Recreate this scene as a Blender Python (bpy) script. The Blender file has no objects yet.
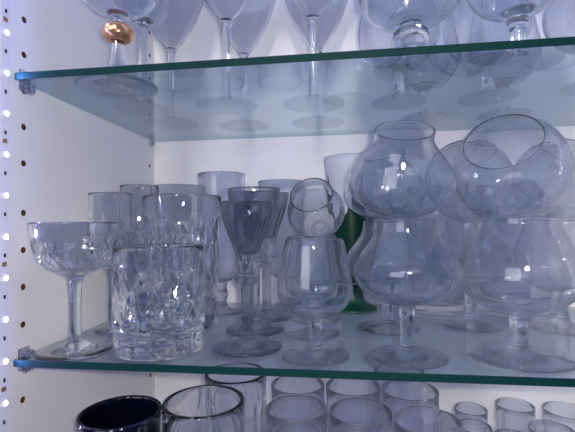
import bpy, bmesh, math, random
from mathutils import Vector, Matrix, Euler

random.seed(7)
MM = 0.001
PI = math.pi
SC = bpy.context.scene
COL = SC.collection

# ------------------------------------------------------------------ helpers
def new_mesh(name, bm, mat, smooth=True):
    me = bpy.data.meshes.new(name)
    bm.to_mesh(me); bm.free()
    for m in (mat if isinstance(mat, (list, tuple)) else [mat]):
        me.materials.append(m)
    if smooth:
        for p in me.polygons:
            p.use_smooth = True
    return me

def link(name, me, parent=None):
    o = bpy.data.objects.new(name, me)
    COL.objects.link(o)
    if parent:
        o.parent = parent
    return o

def obj(name, bm, mat, parent=None, smooth=True):
    return link(name, new_mesh(name, bm, mat, smooth), parent)

def thing(name, label, cat, loc=(0, 0, 0), rot=None, group=None):
    o = bpy.data.objects.new(name, None)
    o.empty_display_size = 0.01
    COL.objects.link(o)
    o.location = Vector(loc) * MM
    if rot is not None:
        o.rotation_euler = rot
    o['label'] = label; o['category'] = cat
    if group: o['group'] = group
    return o

def tag(o, label, cat, group=None, kind=None):
    o['label'] = label; o['category'] = cat
    if group: o['group'] = group
    if kind: o['kind'] = kind
    return o

def struct(name, bm, mat, label, parent=None, smooth=False):
    o = obj(name, bm, mat, parent, smooth)
    if parent is None:
        o['kind'] = 'structure'; o['label'] = label; o['category'] = name.split('_')[0]
    return o

def box(bm, x0, x1, y0, y1, z0, z1, mi=0):
    v = [bm.verts.new((x * MM, y * MM, z * MM)) for x in (x0, x1) for y in (y0, y1) for z in (z0, z1)]
    fs = []
    for q in ((0, 1, 3, 2), (4, 6, 7, 5), (0, 4, 5, 1), (2, 3, 7, 6), (0, 2, 6, 4), (1, 5, 7, 3)):
        f = bm.faces.new([v[i] for i in q]); f.material_index = mi; fs.append(f)
    return fs

def cr(p0, p1, p2, p3, t):
    t2, t3 = t * t, t * t * t
    return tuple(0.5 * (2 * b + (c - a) * t + (2 * a - 5 * b + 4 * c - d) * t2 + (3 * b - a - 3 * c + d) * t3)
                 for a, b, c, d in zip(p0, p1, p2, p3))

def spl(pts, n=6):
    """smooth profile through (r, z) points; a third element marks a corner"""
    runs, cur = [], []
    for p in pts:
        cur.append((float(p[0]), float(p[1])))
        if len(p) > 2 and len(cur) > 1:
            runs.append(cur); cur = [cur[-1]]
    if len(cur) > 1: runs.append(cur)
    out = []
    for r in runs:
        if len(r) == 2:
            seg = [r[0], r[1]]
        else:
            seg = []
            for i in range(len(r) - 1):
                p1, p2 = r[i], r[i + 1]
                p0 = r[i - 1] if i else (2 * p1[0] - p2[0], 2 * p1[1] - p2[1])
                p3 = r[i + 2] if i + 2 < len(r) else (2 * p2[0] - p1[0], 2 * p2[1] - p1[1])
                for k in range(n):
                    seg.append(cr(p0, p1, p2, p3, k / n))
            seg.append(r[-1])
        out += seg if not out else seg[1:]
    return [(max(0.0, a), b) for a, b in out]

def lathe(bm, prof, segs=64, mod=None, ang=0.0):
    rings = []
    for (r, z) in prof:
        if r < 1e-4:
            rings.append([bm.verts.new((0, 0, z * MM))])
        else:
            ring = []
            for j in range(segs):
                a = 2 * PI * j / segs + ang
                rr = r + (mod(a, z, r) if mod else 0.0)
                ring.append(bm.verts.new((rr * math.cos(a) * MM, rr * math.sin(a) * MM, z * MM)))
            rings.append(ring)
    for A, B in zip(rings[:-1], rings[1:]):
        if len(A) == 1 and len(B) == 1: continue
        for j in range(segs):
            k = (j + 1) % segs
            if len(A) == 1:
                bm.faces.new((A[0], B[k], B[j]))
            elif len(B) == 1:
                bm.faces.new((A[j], A[k], B[0]))
            else:
                bm.faces.new((A[j], A[k], B[k], B[j]))

def inner_of(outer, w, zin):
    """inside wall of a bowl: the outer profile moved in by w, closed at (0, zin); runs rim -> axis"""
    ins = []
    n = len(outer)
    for i, (r, z) in enumerate(outer):
        a = outer[max(0, i - 1)]; b = outer[min(n - 1, i + 1)]
        dr, dz = b[0] - a[0], b[1] - a[1]
        l = math.hypot(dr, dz) or 1
        ins.append((r - w * dz / l, z + w * dr / l))
    ins = [p for p in ins if p[1] > zin + 0.8 and p[0] > 1.0]
    r0, z0 = ins[0]
    cap = [(0, zin), (r0 * 0.4, zin + (z0 - zin) * 0.16), (r0 * 0.75, zin + (z0 - zin) * 0.55)]
    full = spl(cap + [ins[0]], 4)[:-1] + ins
    return list(reversed(full))

def rimmed(outer, w, zin):
    inner = inner_of(outer, w, zin)
    ro, zo = outer[-1]; ri, zi = inner[0]
    lip = [(ro - (ro - ri) * 0.15, max(zo, zi) + w * 0.28), (ro - (ro - ri) * 0.5, max(zo, zi) + w * 0.42), (ro - (ro - ri) * 0.85, max(zo, zi) + w * 0.28)]
    return outer + lip + inner

def tube(bm, pts, r, segs=14, closed_ends=True):
    pts = [Vector(p) * MM for p in pts]
    rings = []
    up = None
    for i, p in enumerate(pts):
        t = (pts[min(i + 1, len(pts) - 1)] - pts[max(0, i - 1)]).normalized()
        if up is None:
            up = Vector((0, 0, 1)) if abs(t.z) < 0.9 else Vector((1, 0, 0))
        s = t.cross(up).normalized(); u = s.cross(t).normalized(); up = u
        rr = (r[i] if isinstance(r, (list, tuple)) else r) * MM
        rings.append([bm.verts.new(p + (s * math.cos(2 * PI * j / segs) + u * math.sin(2 * PI * j / segs)) * rr) for j in range(segs)])
    for A, B in zip(rings[:-1], rings[1:]):
        for j in range(segs):
            k = (j + 1) % segs
            bm.faces.new((A[j], B[j], B[k], A[k]))
    if closed_ends:
        bm.faces.new(rings[0]); bm.faces.new(list(reversed(rings[-1])))
    bmesh.ops.recalc_face_normals(bm, faces=bm.faces)

# ------------------------------------------------------------------ materials
def mat(name):
    m = bpy.data.materials.new(name); m.use_nodes = True
    nt = m.node_tree; nt.nodes.clear()
    out = nt.nodes.new('ShaderNodeOutputMaterial')
    return m, nt, out

def principled(name, color, rough=0.5, spec=0.5, bump=0.0, bscale=60, mottle=0.0, **kw):
    m, nt, out = mat(name)
    b = nt.nodes.new('ShaderNodeBsdfPrincipled')
    b.inputs['Base Color'].default_value = (*color, 1)
    b.inputs['Roughness'].default_value = rough
    b.inputs['Specular IOR Level'].default_value = spec
    for k, v in kw.items():
        b.inputs[k.replace('_', ' ')].default_value = v
    if bump or mottle:
        tc = nt.nodes.new('ShaderNodeTexCoord')
        nz = nt.nodes.new('ShaderNodeTexNoise'); nz.inputs['Scale'].default_value = bscale
        nz.inputs['Detail'].default_value = 4
        nt.links.new(tc.outputs['Object'], nz.inputs['Vector'])
        if bump:
            bp = nt.nodes.new('ShaderNodeBump'); bp.inputs['Strength'].default_value = bump
            bp.inputs['Distance'].default_value = 0.001
            nt.links.new(nz.outputs['Fac'], bp.inputs['Height'])
            nt.links.new(bp.outputs['Normal'], b.inputs['Normal'])
        if mottle:
            mx = nt.nodes.new('ShaderNodeMix'); mx.data_type = 'RGBA'
            mx.inputs['A'].default_value = (*[c * (1 - mottle) for c in color], 1)
            mx.inputs['B'].default_value = (*[min(1, c * (1 + mottle)) for c in color], 1)
            nt.links.new(nz.outputs['Fac'], mx.inputs['Factor'])
            nt.links.new(mx.outputs['Result'], b.inputs['Base Color'])
    nt.links.new(b.outputs[0], out.inputs['Surface'])
    return m

def glass(name, color, rough=0.0, ior=1.5, clear=0.0, graze=0.3):
    """solid dielectric; 'clear' is the share treated as a very thin wall: light goes straight through it,
    tinted, with a Fresnel reflection on its outer face"""
    m, nt, out = mat(name)
    g = nt.nodes.new('ShaderNodeBsdfGlass')
    g.inputs['Color'].default_value = (*color, 1)
    g.inputs['Roughness'].default_value = rough
    g.inputs['IOR'].default_value = ior
    if clear:
        mx = nt.nodes.new('ShaderNodeMixShader'); mx.inputs['Fac'].default_value = clear
        nt.links.new(g.outputs[0], mx.inputs[1]); nt.links.new(thin(nt, color, 0.0, graze), mx.inputs[2])
        nt.links.new(mx.outputs[0], out.inputs['Surface'])
    else:
        nt.links.new(g.outputs[0], out.inputs['Surface'])
    return m

def thin(nt, color, rough, graze=0.0):
    t = nt.nodes.new('ShaderNodeBsdfTransparent'); t.inputs['Color'].default_value = (*color, 1)
    if graze:
        # the path through the wall, and with it the absorption, grows towards grazing angles
        lw = nt.nodes.new('ShaderNodeLayerWeight'); lw.inputs['Blend'].default_value = 0.5
        pw = nt.nodes.new('ShaderNodeMath'); pw.operation = 'POWER'; pw.inputs[1].default_value = 3.5
        cm = nt.nodes.new('ShaderNodeMix'); cm.data_type = 'RGBA'
        cm.inputs['A'].default_value = (*color, 1); cm.inputs['B'].default_value = (*[k * graze for k in color], 1)
        nt.links.new(lw.outputs['Facing'], pw.inputs[0]); nt.links.new(pw.outputs[0], cm.inputs['Factor'])
        nt.links.new(cm.outputs['Result'], t.inputs['Color'])
    g = nt.nodes.new('ShaderNodeBsdfGlossy'); g.inputs['Roughness'].default_value = rough
    fr = nt.nodes.new('ShaderNodeFresnel'); fr.inputs['IOR'].default_value = 1.5
    mx = nt.nodes.new('ShaderNodeMixShader')
    geo = nt.nodes.new('ShaderNodeNewGeometry')
    inv = nt.nodes.new('ShaderNodeMath'); inv.operation = 'SUBTRACT'; inv.inputs[0].default_value = 1.0
    mul = nt.nodes.new('ShaderNodeMath'); mul.operation = 'MULTIPLY'
    nt.links.new(geo.outputs['Backfacing'], inv.inputs[1])
    nt.links.new(fr.outputs[0], mul.inputs[0]); nt.links.new(inv.outputs[0], mul.inputs[1])
    nt.links.new(mul.outputs[0], mx.inputs['Fac'])
    nt.links.new(t.outputs[0], mx.inputs[1]); nt.links.new(g.outputs[0], mx.inputs[2])
    return mx.outputs[0]

def pane(name, color):
    """flat sheet glass: rays pass straight through, tinted, with Fresnel reflection"""
    m, nt, out = mat(name)
    nt.links.new(thin(nt, color, 0.01), out.inputs['Surface'])
    return m

def emis(name, color, strength):
    m, nt, out = mat(name)
    e = nt.nodes.new('ShaderNodeEmission')
    e.inputs['Color'].default_value = (*color, 1); e.inputs['Strength'].default_value = strength
    nt.links.new(e.outputs[0], out.inputs['Surface'])
    return m

M = dict(
    white=principled('white_melamine', (0.78, 0.77, 0.76), 0.45, 0.3, bump=0.03, bscale=500),
    hole=principled('raw_chipboard', (0.10, 0.045, 0.022), 0.9, 0.1),
    clear=glass('clear_glass', (0.968, 0.974, 0.99), clear=0.10),
    foot=glass('clear_foot', (0.975, 0.98, 0.995), clear=0.2, graze=0.0),
    disc=glass('clear_disc', (0.985, 0.988, 0.995), clear=0.94, graze=0.0),
    crystal=glass('cut_crystal', (0.985, 0.99, 1.0), ior=1.52, clear=0.0),
    smoke=glass('smoky_glass', (0.84, 0.855, 0.885), clear=0.15),
    tumb=glass('tumbler_glass', (0.965, 0.97, 0.99), clear=0.12),
    gold=principled('copper_gold_glass', (0.85, 0.42, 0.20), 0.2, 0.6, Metallic=0.85),
    shelf=pane('shelf_glass', (0.735, 0.79, 0.835)),
    rim=pane('shelf_glass_side', (0.68, 0.79, 0.79)),
    edge=principled('shelf_glass_edge', (0.002, 0.026, 0.028), 0.5, 0.1),
    plastic=glass('clear_plastic', (0.97, 0.97, 1.0), rough=0.05, ior=1.46, clear=0.2),
    steel=principled('pin_metal', (0.55, 0.57, 0.60), 0.2, 0.5, Metallic=1.0),
    navy=principled('navy_glaze', (0.001, 0.0015, 0.006), 0.08, 0.6),
    frost=principled('frosted_plastic', (0.82, 0.84, 0.9), 0.35, 0.4, Transmission_Weight=0.55, IOR=1.3),
    green=principled('green_print', (0.002, 0.055, 0.032), 0.35, 0.4, mottle=0.3, bscale=90),
    tape=principled('led_tape', (0.72, 0.72, 0.78), 0.4, 0.3),
    chip=principled('tape_component', (0.02, 0.02, 0.025), 0.4, 0.3),
    bulb_pink=emis('led_pink', (0.44, 0.32, 1.0), 850),
    bulb_blue=emis('led_blue', (0.20, 0.34, 1.0), 900),
    copper=principled('tape_pad', (0.45, 0.30, 0.16), 0.4, 0.4, Metallic=0.8),
)

H, T, D, W = 230.0, 6.0, 263.0, 600.0     # clear height between shelves, shelf thickness, depth, width
UZ = H + T                                # top face of the upper shelf
FZ = -156.0                               # cabinet bottom
CZ = 472.0                                # cabinet top
G = 0.25                                  # resting gap

# ------------------------------------------------------------------ cabinet
bm = bmesh.new(); box(bm, -18, 0, -26, D, FZ - 18, CZ + 18)
wl = struct('wall_left', bm, [M['white'], M['hole']], 'white cabinet side panel with two columns of shelf peg holes')
holes_z = [417, 385, 352, 318.5, 286.6, 256.1, 224.9, 193.7, 162.4, 120, 88.5, 57.1, 25.4, -5.2, -37.8, -69, -100.9]
bm = bmesh.new()
for y in (13, 249):
    for z in holes_z:
        m = Matrix.Translation((0, y * MM, z * MM)) @ Matrix.Rotation(PI / 2, 4, 'Y')
        bmesh.ops.create_cone(bm, cap_ends=True, segments=20, radius1=2.7 * MM, radius2=2.7 * MM, depth=18 * MM, matrix=m)
cut_me = new_mesh('cut', bm, [M['hole']], False)
cut = bpy.data.objects.new('cut', cut_me); COL.objects.link(cut)
md = wl.modifiers.new('holes', 'BOOLEAN'); md.object = cut; md.operation = 'DIFFERENCE'; md.solver = 'EXACT'
try: md.material_mode = 'TRANSFER'
except Exception: pass
dg = bpy.context.evaluated_depsgraph_get(); dg.update()
wl_me = bpy.data.meshes.new_from_object(wl.evaluated_get(dg))
wl.modifiers.clear(); wl.data = wl_me
bpy.data.objects.remove(cut); bpy.data.meshes.remove(cut_me)

bm = bmesh.new(); box(bm, -18, W + 18, D, D + 10, FZ - 18, CZ + 18)
struct('wall_back', bm, M['white'], 'plain white cabinet back panel behind the glasses')
bm = bmesh.new(); box(bm, W, W + 18, -26, D, FZ - 18, CZ + 18)
struct('wall_right', bm, M['white'], 'white cabinet side panel beyond the last snifters')
bm = bmesh.new(); box(bm, 0, W, -26, D, FZ - 18, FZ)
struct('floor', bm, M['white'], 'white cabinet bottom board under the tumblers')
bm = bmesh.new(); box(bm, 0, W, -26, D, CZ, CZ + 18)
struct('ceiling', bm, M['white'], 'white cabinet top board above the goblets')

def shelf(z0, label):
    bm = bmesh.new()
    fs = box(bm, 2, W - 2, 0, D - 1, z0, z0 + T)
    bmesh.ops.bevel(bm, geom=[e for e in bm.edges], offset=0.5 * MM, segments=1, affect='EDGES')
    bm.normal_update()
    for f in bm.faces:
        f.material_index = 0 if abs(f.normal.z) > 0.95 else (1 if f.normal.y < -0.5 else 2)
    bmesh.ops.recalc_face_normals(bm, faces=bm.faces)
    o = obj('glass_shelf', bm, [M['shelf'], M['edge'], M['rim']], smooth=False)
    tag(o, label, 'shelf', 'glass shelves of the cabinet')
    return o
shelf(H, 'green edged clear glass shelf carrying the martini glasses')
shelf(-T, 'green edged clear glass shelf carrying the cut tumblers and stacked snifters')

# shelf supports: clear plastic clips at the front, round pins at the back
def clip(z0, label):
    t = thing('shelf_clip', label, 'shelf support', (0, 13, z0), group='clear plastic shelf clips')
    bm = bmesh.new(); box(bm, 0.2, 2.0, -6, 6, -9, 9)
    bmesh.ops.bevel(bm, geom=list(bm.edges), offset=0.5 * MM, segments=2, affect='EDGES')
    obj('back_plate', bm, M['plastic'], t, False)
    for s, zz in ((-1, -9.0), (1, T / 2 + 0.2)):
        bm = bmesh.new()
        box(bm, 2.0, 7.4, -5, 5, zz if s < 0 else zz, zz + (5.7 if s < 0 else 2.2))
        for yy in (-3.2, 0, 3.2):
            box(bm, 2.6, 6.8, yy - 0.6, yy + 0.6, zz - 2.0 if s < 0 else zz + 2.2, zz if s < 0 else zz + 3.6)
        bmesh.ops.bevel(bm, geom=list(bm.edges), offset=0.3 * MM, segments=1, affect='EDGES')
        obj('jaw', bm, M['plastic'], t, False)
    bm = bmesh.new()
    bmesh.ops.create_cone(bm, cap_ends=True, segments=20, radius1=2.4 * MM, radius2=2.4 * MM, depth=8 * MM,
                          matrix=Matrix.Translation((-4 * MM, 0, -6 * MM)) @ Matrix.Rotation(PI / 2, 4, 'Y'))
    obj('pin', bm, M['steel'], t, False)
    return t
clip(H + T / 2, 'clear plastic clip under front corner of the upper glass shelf')
clip(-T / 2, 'clear plastic clip gripping front corner of the lower glass shelf')
def pin(z0, label):
    t = thing('shelf_pin', label, 'shelf support', (0, 249, z0), group='round shelf pins at the back')
    bm = bmesh.new()
    pr = spl([(0, 7.5), (2.6, 7.0), (4.2, 5.0), (4.6, 2.4), (4.2, 0.2, 1), (0, 0.2)], 4)
    lathe(bm, list(reversed(pr)), 24)
    bmesh.ops.transform(bm, matrix=Matrix.Rotation(PI / 2, 4, 'Y'), verts=bm.verts)
    obj('head', bm, M['steel'], t)
    bm = bmesh.new()
    bmesh.ops.create_cone(bm, cap_ends=True, segments=16, radius1=2.3 * MM, radius2=2.3 * MM, depth=9 * MM,
                          matrix=Matrix.Translation((-4 * MM, 0, 0)) @ Matrix.Rotation(PI / 2, 4, 'Y'))
    obj('shank', bm, M['steel'], t)
pin(H - 4.9, 'small round metal pin under back corner of the upper shelf')
pin(-T - 4.9, 'small round metal pin under back corner of the lower shelf')

# LED strips on both side walls, just in front of the shelves
def led_strip(x0, sgn, label):
    t = thing('led_strip', label, 'light strip', (x0, -7.6, 0), group='LED strips inside the cabinet frame')
    bm = bmesh.new(); box(bm, min(0.1 * sgn, 0.5 * sgn), max(0.1 * sgn, 0.5 * sgn), -4.5, 4.5, FZ + 2, CZ - 2)
    obj('tape', bm, M['tape'], t, False)
    k = 0
    z = 1 - 33.1 * 4
    mesh_b = {}
    while z < CZ - 6:
        pink = z < 215
        key = 'bulb_pink' if pink else 'bulb_blue'
        if key not in mesh_b:
            b = bmesh.new()
            box(b, -1.0, 1.0, -2.5, 2.5, -2.5, 2.5)
            bmesh.ops.bevel(b, geom=list(b.edges), offset=0.5 * MM, segments=2, affect='EDGES')
            mesh_b['pack'] = new_mesh('package', b, M['tape'], False)
            b = bmesh.new()
            bmesh.ops.create_circle(b, cap_ends=True, segments=20, radius=1.8 * MM, matrix=Matrix.Translation((1.04 * sgn * MM, 0, 0)) @ Matrix.Rotation(sgn * PI / 2, 4, 'Y'))
            mesh_b[key] = new_mesh('lens', b, M[key], False)
        o = link('diode', mesh_b['pack'], t); o.location = (1.3 * sgn * MM, 0, z * MM)
        link('lens', mesh_b[key], o)
        if 'res' not in mesh_b:
            b = bmesh.new(); box(b, -0.4, 0.4, -0.8, 0.8, -1.5, 1.5)
            mesh_b['res'] = new_mesh('resistor', b, M['chip'], False)
            b = bmesh.new(); box(b, -0.15, 0.15, -2.2, 2.2, -1.8, 1.8)
            mesh_b['pad'] = new_mesh('contact_pad', b, M['copper'], False)
        r = link('resistor', mesh_b['res'], t); r.location = (0.8 * sgn * MM, 0.3 * MM, (z - 15) * MM)
        if k % 3 == 1:
            r = link('contact_pad', mesh_b['pad'], t); r.location = (0.6 * sgn * MM, 0, (z - 22) * MM)
        z += 33.1; k += 1
led_strip(0, 1, 'LED strip of violet white diodes running up beside the peg holes')
led_strip(W, -1, 'LED strip of violet white diodes on the far side panel')
def led_strip_top(label):
    t = thing('led_strip', label, 'light strip', (0, -6.5, CZ), group='LED strips inside the cabinet frame')
    bm = bmesh.new(); box(bm, 4, W - 4, -4.5, 4.5, -0.5, -0.1); obj('tape', bm, M['tape'], t, False)
    b = bmesh.new(); box(b, -2.5, 2.5, -2.5, 2.5, -1.0, 1.0)
    bmesh.ops.bevel(b, geom=list(b.edges), offset=0.5 * MM, segments=2, affect='EDGES')
    pk = new_mesh('package', b, M['tape'], False)
    b = bmesh.new()
    bmesh.ops.create_circle(b, cap_ends=True, segments=20, radius=1.8 * MM, matrix=Matrix.Translation((0, 0, -1.04 * MM)) @ Matrix.Rotation(PI, 4, 'X'))
    ln = new_mesh('lens', b, M['bulb_blue'], False)
    x = 20
    while x < W - 10:
        o = link('diode', pk, t); o.location = (x * MM, 0, -1.6 * MM)
        link('lens', ln, o); x += 33.1
led_strip_top('LED strip of violet white diodes along the front of the cabinet top')

# ------------------------------------------------------------------ glassware
CACHE = {}
def cached(key, build):
    if key not in CACHE:
        CACHE[key] = build()
    return CACHE[key]

def rot_tilt(tilt, roll=0.0, spin=0.0):
    """tilt: lean towards the front (degrees); roll: lean to the side; spin about its own axis"""
    m = Matrix.Rotation(math.radians(roll), 3, 'Y') @ Matrix.Rotation(math.radians(tilt), 3, 'X') @ Matrix.Rotation(math.radians(spin), 3, 'Z')
    return m.to_euler()

def stemware(key, foot, stem, bowl, w, zin, mat_, segs=72, bowl_mod=None, stem_mod=None, flat_bowl=None, knop=None, stem_segs=None, foot_mat='foot'):
    """meshes of a stemmed glass: foot, stem, (knop), bowl; every profile in mm runs bottom to top"""
    def build():
        d = []
        f = spl(foot, 6); bm = bmesh.new(); lathe(bm, f, segs); d.append(('foot', new_mesh('foot', bm, M[foot_mat] if mat_ == M['clear'] else mat_)))
        s = spl(stem, 6); bm = bmesh.new(); lathe(bm, s, stem_segs or 36, stem_mod); d.append(('stem', new_mesh('stem', bm, M['crystal'] if mat_ == M['clear'] else mat_)))
        if knop:
            kp, km = knop
            bm = bmesh.new(); lathe(bm, spl(kp, 6), 48); d.append(('knop', new_mesh('knop', bm, km)))
        b = rimmed(spl(bowl, 8), w, zin)
        bm = bmesh.new(); lathe(bm, b, segs, bowl_mod)
        me = new_mesh('bowl', bm, mat_)
        if flat_bowl:
            for p in me.polygons:
                if flat_bowl(p.center / MM): p.use_smooth = False
        d.append(('bowl', me))
        return d
    return cached(key, build)

def place(name, parts, label, cat, x, y, z, rot=None, group=None, spin=0.0):
    if rot is None: rot = Euler((0, 0, math.radians(spin)))
    t = thing(name, label, cat, (x, y, z + G), rot, group)
    for n, me in parts:
        link(n, me, t)
    return t

def tri(x):
    return abs((x % 1.0) - 0.5) * 2      # 1 at integers, 0 at half

def vgroove(x, w):
    return max(0.0, 1 - (1 - tri(x)) / w)

def win(z, a, b, s):
    return max(0.0, min(1.0, (z - a) / s, (b - z) / s))

def foot_prof(r, rs, h=6.0, edge=1.3):
    return [(0, 0.6), (r * 0.55, 0.5), (r * 0.82, 0.15), (r - 0.8, 0.0), (r, edge * 0.5), (r - 0.6, edge), (r * 0.82, edge + 0.7), (r * 0.5, edge + 1.7), (r * 0.26, h * 0.72), (rs, h)]

# --- cut crystal coupe -------------------------------------------------
def coupe_mod(a, z, r):
    if r < 8: return 0.0
    k = win(z, 68, 98, 4)
    if k <= 0: return 0.0
    n = 11; u = a * n / (2 * PI); v = (z - 66) / 24.0
    g = max(vgroove(u + v, 0.42), vgroove(u - v, 0.42), 0.6 * vgroove(2 * u, 0.35) * win(z, 68, 82, 3))
    return -1.7 * k * g
coupe = stemware('coupe', foot_prof(31, 5.2, 10), [(5.2, 9), (4.5, 14), (4.2, 30), (4.5, 50), (5.4, 59), (7.0, 63.5)],
                 [(7.0, 63.5), (8.5, 65), (13, 68), (22, 72.5), (29.5, 80), (33.2, 90), (34.6, 98), (35, 104), (36, 110)], 2.7, 70, M['crystal'],
                 segs=220, bowl_mod=lambda a, z, r: coupe_mod(a, z, r), stem_segs=6 * 4, stem_mod=lambda a, z, r: 0.35 * math.cos(8 * a),
                 flat_bowl=lambda c: 67 < c.z < 98)
# cuts only on the outside wall: the inside keeps its radius because its profile is inset by more than the cut
place('crystal_coupe', coupe, 'cut crystal coupe with diamond cut bowl beside the LED strip', 'glass', 38, 28, 0)

# --- cut tumblers --------------------------------------------------------
def tumbler_meshes(key, r0, r1, h, base, w, mat_, mod=None, segs=72, nz=1, inset=3, bulge=0.0):
    def build():
        ou = [(0, 1.2), (r0 * 0.8, 0.8), (r0 - 2.2, 0.0), (r0 - 0.6, 0.5), (r0, 2.2)]
        n = max(10, nz)
        for i in range(1, n + 1):
            t = i / n
            ou.append((r0 + (r1 - r0) * t + bulge * math.sin(PI * t), 2.2 + (h - 2.2) * t))
        ri, rb = r1 - w, r0 - w
        inn = [(ri + 0.0, h)]
        for i in range(1, 9):
            t = i / 8
            zz = h + (base + 6 - h) * t
            inn.append((ri + (rb - ri) * (h - zz) / (h - base) + bulge * math.sin(PI * zz / h), zz))
        inn += [(rb - 1.2, base + 2.6), (rb - 4, base + 0.8), (rb * 0.6, base), (0, base)]
        lip = [(r1 - w * 0.15, h + w * 0.3), (r1 - w * 0.5, h + w * 0.42), (r1 - w * 0.85, h + w * 0.3)]
        cutoff = len(ou) + len(lip)
        bm = bmesh.new()
        cnt = [0]
        prof = ou + lip + inn
        # outside gets the cuts, the inside stays round
        rings = []
        lathe(bm, prof, segs, None)
        if mod:
            bm.verts.ensure_lookup_table()
            idx = 0
            for i, (r, z) in enumerate(prof):
                if r < 1e-4:
                    idx += 1; continue
                for j in range(segs):
                    v = bm.verts[idx]; idx += 1
                    if i < len(ou):
                        a = 2 * PI * j / segs
                        rr = r + mod(a, z, r)
                        v.co.x = rr * math.cos(a) * MM; v.co.y = rr * math.sin(a) * MM
        me = new_mesh('body', bm, mat_)
        if mod:
            nflat = (len(ou) - 1) * segs
            for p in me.polygons:
                c = p.center / MM
                if p.index < nflat and abs(mod(math.atan2(c.y, c.x), c.z, r0)) > 0.02:
                    p.use_smooth = False
        return me
    return cached(key, build)

def mod_old(a, z, r):
    n = 14; u = a * n / (2 * PI)
    d = 0.0
    if z < 20:                                   # ring of blocks round the heavy foot
        d = 1.6 * vgroove(u, 0.32) * win(z, 2, 17, 2.5) + 1.5 * win(z, 15.5, 20, 1.8)
    else:
        n2 = 8; u2 = a * n2 / (2 * PI); v = (z - 20) / 44.0
        k = win(z, 20, 70, 6)
        d = 2.5 * k * max(vgroove(u2 + v, 0.3), vgroove(u2 - v, 0.3), 0.8 * vgroove(2 * u2 + 0.5, 0.3) * win(z, 22, 44, 8))
    return -d
def mod_high(a, z, r):
    n = 9; u = a * n / (2 * PI)
    v = (z - 10) / 60.0
    k = win(z, 6, 118, 12)
    d = 2.2 * k * max(vgroove(u + v, 0.32), 0.8 * vgroove(u - v, 0.26), vgroove(2 * u, 0.25) * win(z, 50, 122, 20))
    return -d
def mod_leaf(a, z, r):
    n = 10; u = a * n / (2 * PI)
    v = (z - 10) / 40.0
    return -1.4 * win(z, 12, 118, 10) * max(vgroove(u + v, 0.3), vgroove(u - v, 0.3))

def one_body(name, me, label, cat, x, y, z, group=None, spin=0.0, rot=None):
    o = link(name, me)
    o.location = Vector((x, y, z + G)) * MM
    o.rotation_euler = rot if rot is not None else Euler((0, 0, math.radians(spin)))
    tag(o, label, cat, group)
    return o

one_body('crystal_tumbler', tumbler_meshes('oldf', 38.4, 38.8, 89, 20, 4.0, M['crystal'], mod_old, 224, 56),
         'short straight cut crystal tumbler with heavy blocked base at the shelf edge', 'glass', 109, 41.5, 0, spin=6)
one_body('crystal_highball', tumbler_meshes('high', 36.0, 41.5, 138, 14, 3.2, M['crystal'], mod_high, 200, 60),
         'tall flared cut crystal highball directly behind the short cut tumbler', 'glass', 99, 121, 0)
one_body('crystal_highball', tumbler_meshes('leaf1', 20.0, 22.5, 156, 12, 2.8, M['crystal'], mod_leaf, 160, 56),
         'slim cut highball near the side wall behind the tall flared one', 'glass', 24.5, 171, 0, group='highballs at the back')
one_body('crystal_highball', tumbler_meshes('leaf2', 30.0, 33.5, 160, 12, 2.4, M['crystal'], mod_leaf, 160, 56),
         'plain rimmed cut highball standing by the back corner of the shelf', 'glass', 52, 224, 0, group='highballs at the back')

# --- small cut cordial behind the coupe -----------------------------------
def cord_mod(a, z, r):
    k = win(z, 74, 104, 5)
    u = a * 8 / (2 * PI); v = (z - 74) / 22
    return -1.2 * k * max(vgroove(u + v, 0.4), vgroove(u - v, 0.4)) if r > 8 else 0.0
cordial = stemware('cordial', foot_prof(17, 3.5, 7), [(3.5, 7), (3.0, 20), (3.0, 48), (4.5, 62)],
                   [(4.5, 62), (8, 65), (14, 71), (19.5, 82), (22.5, 96), (22.3, 106), (20.6, 120), (21.8, 141)], 2.3, 67, M['crystal'],
                   segs=140, bowl_mod=cord_mod, flat_bowl=lambda c: 74 < c.z < 104)
place('crystal_cordial_glass', cordial, 'small waisted cut crystal stem glass behind the diamond cut coupe', 'glass', 30, 98, 0)

# --- plain goblets at the back ----------------------------------------------
goblet = stemware('goblet', foot_prof(28, 6, 9), [(6, 9), (5.2, 14), (7.5, 21), (5.5, 28), (6.5, 36)],
                  [(6.5, 36), (10, 38), (18, 44), (24.5, 56), (27.5, 80), (28.8, 120), (30, 172)], 1.6, 41, M['tumb'])
place('water_goblet', goblet, 'tall pale straight sided goblet behind the smoky wine glasses, short stem', 'glass', 119, 201, 0)
goblet2 = stemware('goblet2', foot_prof(24, 6, 9), [(6, 9), (5.2, 14), (6.5, 22), (5.5, 30), (6.5, 38)],
                   [(6.5, 38), (10, 40), (17, 47), (22, 60), (25, 90), (27.5, 130), (30, 164)], 1.6, 43, M['tumb'])
place('water_goblet', goblet2, 'pale flared goblet by the back wall behind the three smoky glasses', 'glass', 190, 232, 0)

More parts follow.
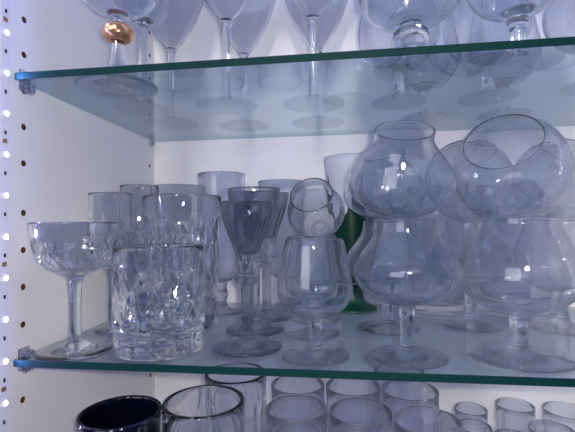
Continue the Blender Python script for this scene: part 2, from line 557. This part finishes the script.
# --- smoky ribbed wine glasses ------------------------------------------------
def smoky(key, k, h):
    zb = 62 * k
    def mod(a, z, r):
        if z < zb + 10 or r < 6: return 0.0
        return 0.55 * math.cos(12 * a) * win(z, zb + 10, h - 6, 12)
    r = 24.0 * k
    return stemware(key, foot_prof(30.2 if k <= 1 else 30.0, 5.6, 10 * k, 2.4),
                    [(5.6, 10 * k), (6.4, 11.5 * k), (5.0, 15 * k), (4.9, 30 * k), (5.4, zb - 9), (7.0, zb - 6)],
                    [(7.0, zb - 6), (10.8, zb - 3.2), (11.2, zb), (8.6, zb + 2.6), (8.2, zb + 6), (9.2 * k, zb + 15 * k), (11.8 * k, zb + 25 * k), (16.4 * k, zb + 37 * k), (20.6 * k, zb + 49 * k), (23.2 * k, zb + 58 * k), (r, h)],
                    2.0, zb + 20 * k, M['smoke'], segs=96, bowl_mod=mod, stem_segs=32, stem_mod=lambda a, z, rr: 0.4 * math.cos(6 * a))
sg = 'row of smoky wine glasses'
place('smoky_wine_glass', smoky('smoke', 1.0, 127), 'smoky grey wine glass at the front of its row, by the shelf edge', 'glass', 186, 50, 0, group=sg)
place('smoky_wine_glass', smoky('smokeb', 1.13, 144), 'second smoky grey wine glass, larger, directly behind the front one', 'glass', 179.5, 111.5, 0, group=sg, spin=11)
place('smoky_wine_glass', smoky('smokeb', 1.13, 144), 'third smoky grey wine glass, farthest back in its row', 'glass', 181, 172, 0, group=sg, spin=23)

# --- snifters --------------------------------------------------------------------
def snifter(key, rb, rm, h, rf, zs, rs, w=1.3, mat_=None, hip=False, foot_mat='foot'):
    """rb widest radius, rm mouth radius, h height, rf foot radius, zs underside of bowl, rs stem radius"""
    bh = h - zs
    if hip:
        bowl = [(rs + 1.6, zs), (12, zs + 0.7), (24, zs + 4), (35, zs + 11), (41, zs + 19), (42.5, zs + 25), (41.5, zs + 31), (37.5, zs + 39), (31, zs + 48), (26.2, zs + 56), (24.2, zs + 64), (24, h)]
    elif rb > 45:
        bowl = [(rs + 1.6, zs), (13, zs + 1), (25, zs + 5.5), (36, zs + 13), (43, zs + 21), (45.2, zs + 29), (44, zs + 39), (40.3, zs + 50), (35.5, zs + 63), (31.4, zs + 72), (30.5, h)]
    else:
        bowl = [(rs + 1.6, zs), (rs + 5, zs + 1.4), (rb * 0.55, zs + bh * 0.045), (rb * 0.82, zs + bh * 0.15), (rb * 0.965, zs + bh * 0.27), (rb, zs + bh * 0.37),
                (rb * 0.97, zs + bh * 0.50), (rb * 0.885, zs + bh * 0.68), (rm + (rb - rm) * 0.30, zs + bh * 0.88), (rm, h)]
    return stemware(key, foot_prof(rf, rs + 0.8, 7.5),
                    [(rs + 0.8, 7.5), (rs + 1.0, 8.8), (rs, 11), (rs - 0.3, (8 + zs) / 2), (rs + 0.4, zs - 4), (rs + 1.6, zs)],
                    bowl, w, zs + 3.2, mat_ or M['clear'], segs=96, foot_mat=foot_mat)
small = snifter('small', 31, 23.5, 95, 28.2, 31, 5.2)
mid = snifter('mid', 42.5, 24, 110, 31, 42, 6.0, hip=True)
big = snifter('big', 45.2, 30.5, 110, 39.5, 33, 6.6)

sgroup = 'snifters standing on the lower shelf'
place('brandy_snifter', small, 'small brandy snifter at the shelf edge, next to the front smoky glass', 'glass', 246.5, 33, 0, group=sgroup)
place('brandy_snifter', small, 'small brandy snifter second from the shelf edge, under the tipped little one', 'glass', 238, 104, 0, group=sgroup)
place('brandy_snifter', small, 'small brandy snifter third from the shelf edge, in front of the green cup', 'glass', 239, 166, 0, group=sgroup)
place('brandy_snifter', mid, 'wide hipped snifter at the shelf edge carrying a tipped snifter, beside the small snifters', 'glass', 320.3, 37, 0, group=sgroup)
place('brandy_snifter', mid, 'wide hipped snifter in second row with its stem showing behind the front one', 'glass', 315, 131, 0, group=sgroup)
place('brandy_snifter', big, 'largest round snifter at the shelf edge with broad foot', 'glass', 408, 46, 0, group=sgroup)
place('brandy_snifter', mid, 'snifter in second row between the two front stacks, foot partly showing', 'glass', 403, 151, 0, group=sgroup)
place('brandy_snifter', big, 'snifter in second row behind and past the largest round one', 'glass', 491, 152, 0, group=sgroup)

# upper glasses, tipped, each resting on the mouth of those below
def tipped(key, rb, rm, hb, rf, w=1.2, stem=0.0, hip=False):
    """low-stemmed snifter; origin at the centre of its widest ring"""
    z0 = -25.0 if hip else -rb * 0.93
    f0 = z0 - 3.5 - stem
    foot = [(0, f0), (rf * 0.7, f0), (rf - 0.6, f0 - 0.2), (rf, f0 + 0.6), (rf - 0.8, f0 + 1.4), (rf * 0.6, f0 + 2.0), (6.0, f0 + 2.6)]
    stm = [(6.0, f0 + 2.6), (5.6, (f0 + 2.6 + z0) / 2), (7.5, z0)]
    bowl = [(7.5, z0), (rb * 0.42, z0 + rb * 0.035), (rb * 0.68, z0 + rb * 0.17), (rb * 0.88, -rb * 0.46), (rb * 0.985, -rb * 0.18), (rb, 0), (rb * 0.97, rb * 0.24),
            (rb * 0.86, rb * 0.52), (rm + (rb * 0.86 - rm) * 0.35, rb * 0.52 + (hb - rb * 0.52) * 0.55), (rm, hb)]
    if hip:
        bowl = [(7.5, z0), (12, z0 + 0.7), (24, z0 + 4), (35, z0 + 11), (41, z0 + 19), (42.5, z0 + 25), (41.5, z0 + 31), (37.5, z0 + 39), (31, z0 + 48), (25.4, z0 + 55), (22.6, z0 + 61), (22.6, hb)]
    return stemware(key, foot, stm, bowl, w, z0 + 2.8, M['clear'], segs=96)
tg = 'snifters lying tipped on the standing ones'
up_s = tipped('up_s', 26, 18.8, 25, 9)
up_m = tipped('up_m', 41, 23, 43, 13, hip=True)
up_b = tipped('up_b', 43.5, 28, 35, 13)
def place_up(parts, label, c, tilt, roll):
    t = place('tipped_snifter', parts, label, 'glass', c[0], c[1], c[2] - G, rot=rot_tilt(tilt, roll), group=tg)
    return t
place_up(up_s, 'little snifter lying tipped with its mouth forward, on the small snifters', (246, 68, 119.2), 55, -10)
place_up(up_m, 'wide hipped snifter tipped forward on the front hipped snifter beside the green cup', (317, 38, 142), 32, 1)
place_up(up_m, 'tipped snifter in the second row, right behind the front hipped pair', (314, 132, 140), 24, -6)
place_up(up_b, 'largest tipped snifter with wide leaning mouth on the largest round snifter', (404, 46, 149), 46, -36)
place_up(up_b, 'tipped snifter in the second row showing between the two front stacks', (403, 151, 151.5), 34, -16)
place_up(up_b, 'tipped snifter in the second row past the largest leaning one', (491, 152, 150), 36, 10)

# --- tumblers near the back wall ---------------------------------------------------
one_body('plain_tumbler', tumbler_meshes('back1', 30, 33, 150, 9, 2.0, M['tumb']), 'plain thick based tumbler by the back wall between the snifter stacks', 'glass', 385, 226, 0)
one_body('plain_tumbler', tumbler_meshes('back1', 30, 33, 150, 9, 2.0, M['tumb']), 'plain tumbler by the back wall behind the largest snifter stack', 'glass', 462, 226, 0)

# --- frosted cup with green palm print ------------------------------------------------
def palm_cup():
    t = thing('palm_tree_cup', 'frosted cup with a dark green palm print and green base by the back wall', 'cup', (281, 228, G))
    prof = [(19.0, 36), (21, 60), (24, 90), (27.5, 125), (31.5, 165), (34, 192)]
    ou = spl([(0, 33), (14, 33.2), (18.2, 34)] + prof, 6)
    bm = bmesh.new(); lathe(bm, ou + list(reversed([(max(0, r - 1.6), z + 1.0) for r, z in ou])), 64)
    obj('cup_body', bm, M['frost'], t)
    bm = bmesh.new()
    lathe(bm, spl([(0, 0), (26, 0), (30.4, 0.2), (31, 1.6), (29.5, 3.4), (23, 6), (16, 11), (13.5, 20), (15, 29), (18.4, 33.6)], 5), 64)
    b = obj('base', bm, M['green'], t); b['label'] = 'dark green flared base'
    # the printed palm: a skin just outside the cup whose top is a ragged edge of fronds
    def rad(z):
        for (r0, z0), (r1, z1) in zip(prof[:-1], prof[1:]):
            if z <= z1: return r0 + (r1 - r0) * (z - z0) / (z1 - z0)
        return prof[-1][0]
    def top(a):
        s = a * 5 / (2 * PI)
        leaf = 1 - abs((s % 1) - 0.5) * 2
        return 112 + 58 * leaf ** 1.6 + 6 * math.sin(a * 23) * leaf
    bm = bmesh.new(); n = 240; rows = 26
    for off in (0.35,):
        grid = []
        for j in range(n):
            a = 2 * PI * j / n; zt = top(a)
            grid.append([])
            for i in range(rows + 1):
                z = 35 + (zt - 35) * i / rows
                r = rad(max(36, z)) + off
                grid[-1].append(bm.verts.new((r * math.cos(a) * MM, r * math.sin(a) * MM, z * MM)))
        for j in range(n):
            for i in range(rows):
                bm.faces.new((grid[j][i], grid[(j + 1) % n][i], grid[(j + 1) % n][i + 1], grid[j][i + 1]))
    bmesh.ops.solidify(bm, geom=list(bm.faces), thickness=0.15 * MM)
    p = obj('palm_print', bm, M['green'], t, False); p['label'] = 'dark green palm frond print'
    t.rotation_euler = (0, 0, 0.5)
palm_cup()

# ------------------------------------------------------------------ upper shelf
# goblet with a copper gold ball
gob = stemware('goldgob', foot_prof(35.5, 9.2, 16, 1.6), [(9.2, 16), (7.6, 22), (6.3, 32), (6.0, 43)],
               [(6.4, 59.2), (6.0, 62.4), (7.6, 66.5), (14, 70), (25, 75.5), (33.5, 84), (37.5, 98), (38.5, 118), (37, 150)], 1.5, 69, M['clear'],
               knop=([(6.0, 43), (9.8, 43.8), (13.3, 47.2), (14, 51), (13.3, 54.8), (9.8, 58.2), (6.4, 59.2)], M['gold']))
g = place('gold_knop_goblet', gob, 'goblet with a copper gold ball on its stem at the shelf edge', 'glass', 65, 50, UZ)
for c in g.children:
    if c.name.startswith('knop'): c['label'] = 'shiny copper gold ball'
wide = stemware('coupe2', foot_prof(30, 6.5, 10), [(6.5, 10), (5.2, 20), (5.0, 60), (6.6, 86), (7.6, 93)],
                [(7.6, 93), (12, 95.5), (20, 100.5), (26.5, 109), (30, 121), (30.8, 136)], 1.5, 97, M['clear'], foot_mat='disc')
place('champagne_coupe', wide, 'plain clear coupe on a long stem behind the copper gold ball goblet', 'glass', 54, 119, UZ)
def martini(key, top):
    return stemware(key, foot_prof(33.2, 5.2, 10, 1.5), [(5.2, 10), (4.2, 18), (3.7, 45), (4.0, 72), (4.6, 82), (6.2, 91)],
                    [(6.2, 91), (8.6, 97), (13.5, 103.5), (20, 112.5)] + top, 1.5, 94, M['clear'], segs=80, foot_mat='disc')
mart = martini('mart', [(27.5, 124), (34, 135)])
mart_t = martini('mart_t', [(28.5, 127), (36, 145), (44, 171)])
mg = 'martini glasses on the upper shelf'
for lab, x, y, p in (('tall martini glass nearest the side wall at the back, behind the plain coupe', 58, 188, mart_t),
                     ('front martini glass standing nearest to the copper ball goblet', 147, 127, mart),
                     ('tall back martini glass behind the front one nearest the copper ball goblet', 145, 217, mart_t),
                     ('front martini glass nearest the ball stemmed snifter', 241, 134, mart),
                     ('tall back martini glass overlapping the front one nearest the ball stemmed snifter', 241, 217, mart_t)):
    place('martini_glass', p, lab, 'glass', x, y, UZ, group=mg)

ball = stemware('ballsn', foot_prof(31, 7.5, 8, 1.6), [(7.5, 8), (6.6, 12), (7.4, 17), (11.5, 18.6), (14.2, 22.5), (14.8, 27), (14.0, 31.5), (10.5, 35.2), (8.0, 36.6), (9.5, 38.4)],
                [(9.5, 38.4), (14, 39.2), (26, 42), (37, 50), (42.5, 63), (43.4, 82), (41, 106), (36, 130)], 1.5, 41, M['clear'], segs=96, foot_mat='disc')
place('ball_stem_snifter', ball, 'large snifter with a squat clear ball stem at the upper shelf edge', 'glass', 329, 47, UZ)
coll = stemware('collsn', foot_prof(32.5, 6.6, 8, 1.6), [(6.6, 8), (5.8, 14), (5.7, 27), (6.5, 31), (8.0, 34)],
                [(8.0, 34), (8.4, 36.5), (7.6, 39), (12, 41.5), (24, 46), (34, 55), (39.5, 68), (41, 84), (39, 110), (35, 128)], 1.5, 43, M['clear'], segs=96, foot_mat='disc')
place('collar_stem_snifter', coll, 'large snifter with a flared collar under its bowl at the upper shelf edge', 'glass', 414, 49, UZ)
tall_sn = snifter('tallsn', 42, 30, 132, 29.5, 36, 6.0, mat_=M['clear'], foot_mat='disc')
ug = 'snifters in the back rows of the upper shelf'
for lab, x, y in (('round snifter in the second row behind the ball stemmed one', 331, 142),
                  ('round snifter in the second row behind the collared one', 421, 142),
                  ('round snifter in the second row farthest along the upper shelf', 511, 120),
                  ('round snifter by the back wall behind the ball stemmed pair', 371, 217),
                  ('round snifter by the back wall past the collared one', 463, 217)):
    place('upper_snifter', tall_sn, lab, 'glass', x, y, UZ, group=ug)

# ------------------------------------------------------------------ bottom level
def beer_mug(key, r, h, x, y, label, hang):
    def mod(a, z, rr):
        n = 9; u = a * n / (2 * PI)
        return -1.8 * win(z, 10, h - 20, 8) * max(0.0, 0.8 - (1 - tri(u + 0.5)) * 1.1) - 1.0 * vgroove(u, 0.2) * win(z, 10, h - 20, 6)
    me = tumbler_meshes(key, r - 0.6, r, h, 14, 4.2, M['crystal'], mod, 144, 40)
    t = thing('beer_mug', label, 'mug', (x, y, FZ + G), group='panelled beer mugs')
    link('body', me, t)
    bm = bmesh.new()
    d = Vector((math.cos(hang), math.sin(hang), 0))
    pts = []
    for i in range(22):
        s = i / 21
        a = -PI / 2 + PI * s
        pts.append(d * (r - 1.5 + 24 * math.cos(a) ** 0.8 if math.cos(a) > 0 else r - 1.5) + Vector((0, 0, h * 0.50 + 32 * math.sin(a))))
    tube(bm, pts, 5.0)
    obj('handle', bm, M['crystal'], t)
beer_mug('mug1', 34.5, 114, 151, 35, 'panelled glass beer mug beside the dark blue mug', math.radians(-38))
beer_mug('mug2', 31, 114, 161, 103, 'panelled glass beer mug standing behind the other one', math.radians(150))

def navy_mug():
    t = thing('navy_mug', 'dark navy blue glazed mug below the lower shelf near the side wall', 'mug', (84, 20, FZ + G))
    r, h, w = 33.0, 108, 3.6
    ou = spl([(0, 0), (24, 0), (28, 0.8), (30.5, 5), (32, 25), (32.4, 60), (32.4, 95), (33.5, h)], 6)
    bm = bmesh.new(); lathe(bm, rimmed([p for p in ou], w, 6), 72)
    obj('body', bm, M['navy'], t)
    bm = bmesh.new()
    pts = []
    for i in range(20):
        a = -PI / 2 + PI * i / 19
        pts.append((-(31 + 17 * max(0, math.cos(a)) ** 0.8) * 0.75, -(31 + 17 * max(0, math.cos(a)) ** 0.8) * 0.66, 56 + 26 * math.sin(a)))
    tube(bm, pts, 4.0)
    obj('handle', bm, M['navy'], t)
navy_mug()

tm = tumbler_meshes('thin', 25.5, 27.2, 100, 6, 1.5, M['tumb'])
tgp = 'thin straight tumblers on the bottom level'
for lab, x, y in (('thin straight tumbler in front row, next to the panelled beer mugs', 227, 63),
                  ('thin straight tumbler in front row, middle of three', 283, 62),
                  ('thin straight tumbler in front row, last before the little glasses', 337, 50),
                  ('thin straight tumbler in second row, behind the one next to the mugs', 222, 119),
                  ('thin straight tumbler in second row, middle of three', 278, 120),
                  ('thin straight tumbler in second row, last before the little glasses', 333, 115),
                  ('thin straight tumbler in third row, behind the last two', 330, 170)):
    one_body('straight_tumbler', tm, lab, 'glass', x, y, FZ, group=tgp)
def shot(r, h): return tumbler_meshes('shot%d_%d' % (r * 10, h), r * 0.86, r, h, 7, 1.3, M['tumb'])
sgp = 'little glasses on the bottom level'
for lab, x, y, r, h in (('little liqueur glass standing apart at the back, nearest the tumblers', 402, 158, 16.5, 66),
                        ('little glass at the back, middle of the back three', 450, 168, 19, 68),
                        ('little wide glass at the back, farthest from the tumblers', 499, 165, 21.5, 66),
                        ('little glass in front, closest to the straight tumblers', 395, 123, 16, 64),
                        ('little glass in front, in the middle of the front three', 426, 108, 17, 62),
                        ('little wide glass in front, farthest from the tumblers', 466, 124, 20, 64)):
    one_body('liqueur_glass', shot(r, h), lab, 'glass', x, y, FZ, group=sgp)

# ------------------------------------------------------------------ light
w = bpy.data.worlds.new('room'); SC.world = w; w.use_nodes = True
bg = w.node_tree.nodes['Background']
bg.inputs['Color'].default_value = (0.16, 0.36, 0.95, 1); bg.inputs['Strength'].default_value = 0.16

def area(name, loc, aim, size, power, color, sy=None):
    l = bpy.data.lights.new(name, 'AREA'); l.energy = power; l.color = color
    l.shape = 'RECTANGLE' if sy else 'DISK'; l.size = size
    if sy: l.size_y = sy
    o = bpy.data.objects.new(name, l); COL.objects.link(o)
    o.location = loc
    o.rotation_euler = (Vector(aim) - Vector(loc)).to_track_quat('-Z', 'Y').to_euler()
    return o
area('room_ceiling_lamp', (0.3, -2.4, 1.3), (0.28, 0.2, 0.2), 0.4, 22, (1.0, 0.94, 0.86))
area('soft_fill', (-1.05, -2.6, 0.9), (0.28, 0.2, 0.12), 1.5, 16, (0.96, 0.98, 1.0), 1.4)  # broad fill light added behind the camera to soften the glasses' shadows
# the phone's flash, a finger's width from the lens
fl = bpy.data.lights.new('phone_flash', 'POINT'); fl.energy = 3.7; fl.color = (1.0, 0.93, 0.83); fl.shadow_soft_size = 0.005
fo = bpy.data.objects.new('phone_flash', fl); COL.objects.link(fo); fo.location = (0.2815, -0.312, 0.1165)

# ------------------------------------------------------------------ camera
cam = bpy.data.cameras.new('camera'); co = bpy.data.objects.new('camera', cam); COL.objects.link(co)
yaw, pitch, roll = 0.1305, 0.0234, -0.0111
fwd = Vector((-math.sin(yaw) * math.cos(pitch), math.cos(yaw) * math.cos(pitch), math.sin(pitch)))
right = Vector((math.cos(yaw), math.sin(yaw), 0)); up = right.cross(fwd)
r2 = right * math.cos(roll) + up * math.sin(roll); u2 = -right * math.sin(roll) + up * math.cos(roll)
mw = Matrix((r2, u2, -fwd)).transposed().to_4x4()
mw.translation = Vector((0.26957, -0.30947, 0.10662))
co.matrix_world = mw
cam.sensor_width = 36; cam.sensor_fit = 'HORIZONTAL'; cam.lens = 416.1 / 575 * 36
cam.clip_start = 0.01; cam.clip_end = 20
SC.camera = co

# ------------------------------------------------------------------ render look
c = SC.cycles
c.max_bounces = 28; c.transmission_bounces = 26; c.transparent_max_bounces = 40
c.glossy_bounces = 8; c.diffuse_bounces = 5
c.caustics_reflective = True; c.caustics_refractive = True; c.blur_glossy = 0.3
c.sample_clamp_indirect = 20.0
vs = SC.view_settings
SC.display_settings.display_device = 'sRGB'
vs.view_transform = 'Standard'; vs.look = 'None'; vs.gamma = 1.0; vs.use_curve_mapping = False
vs.exposure = 0.32
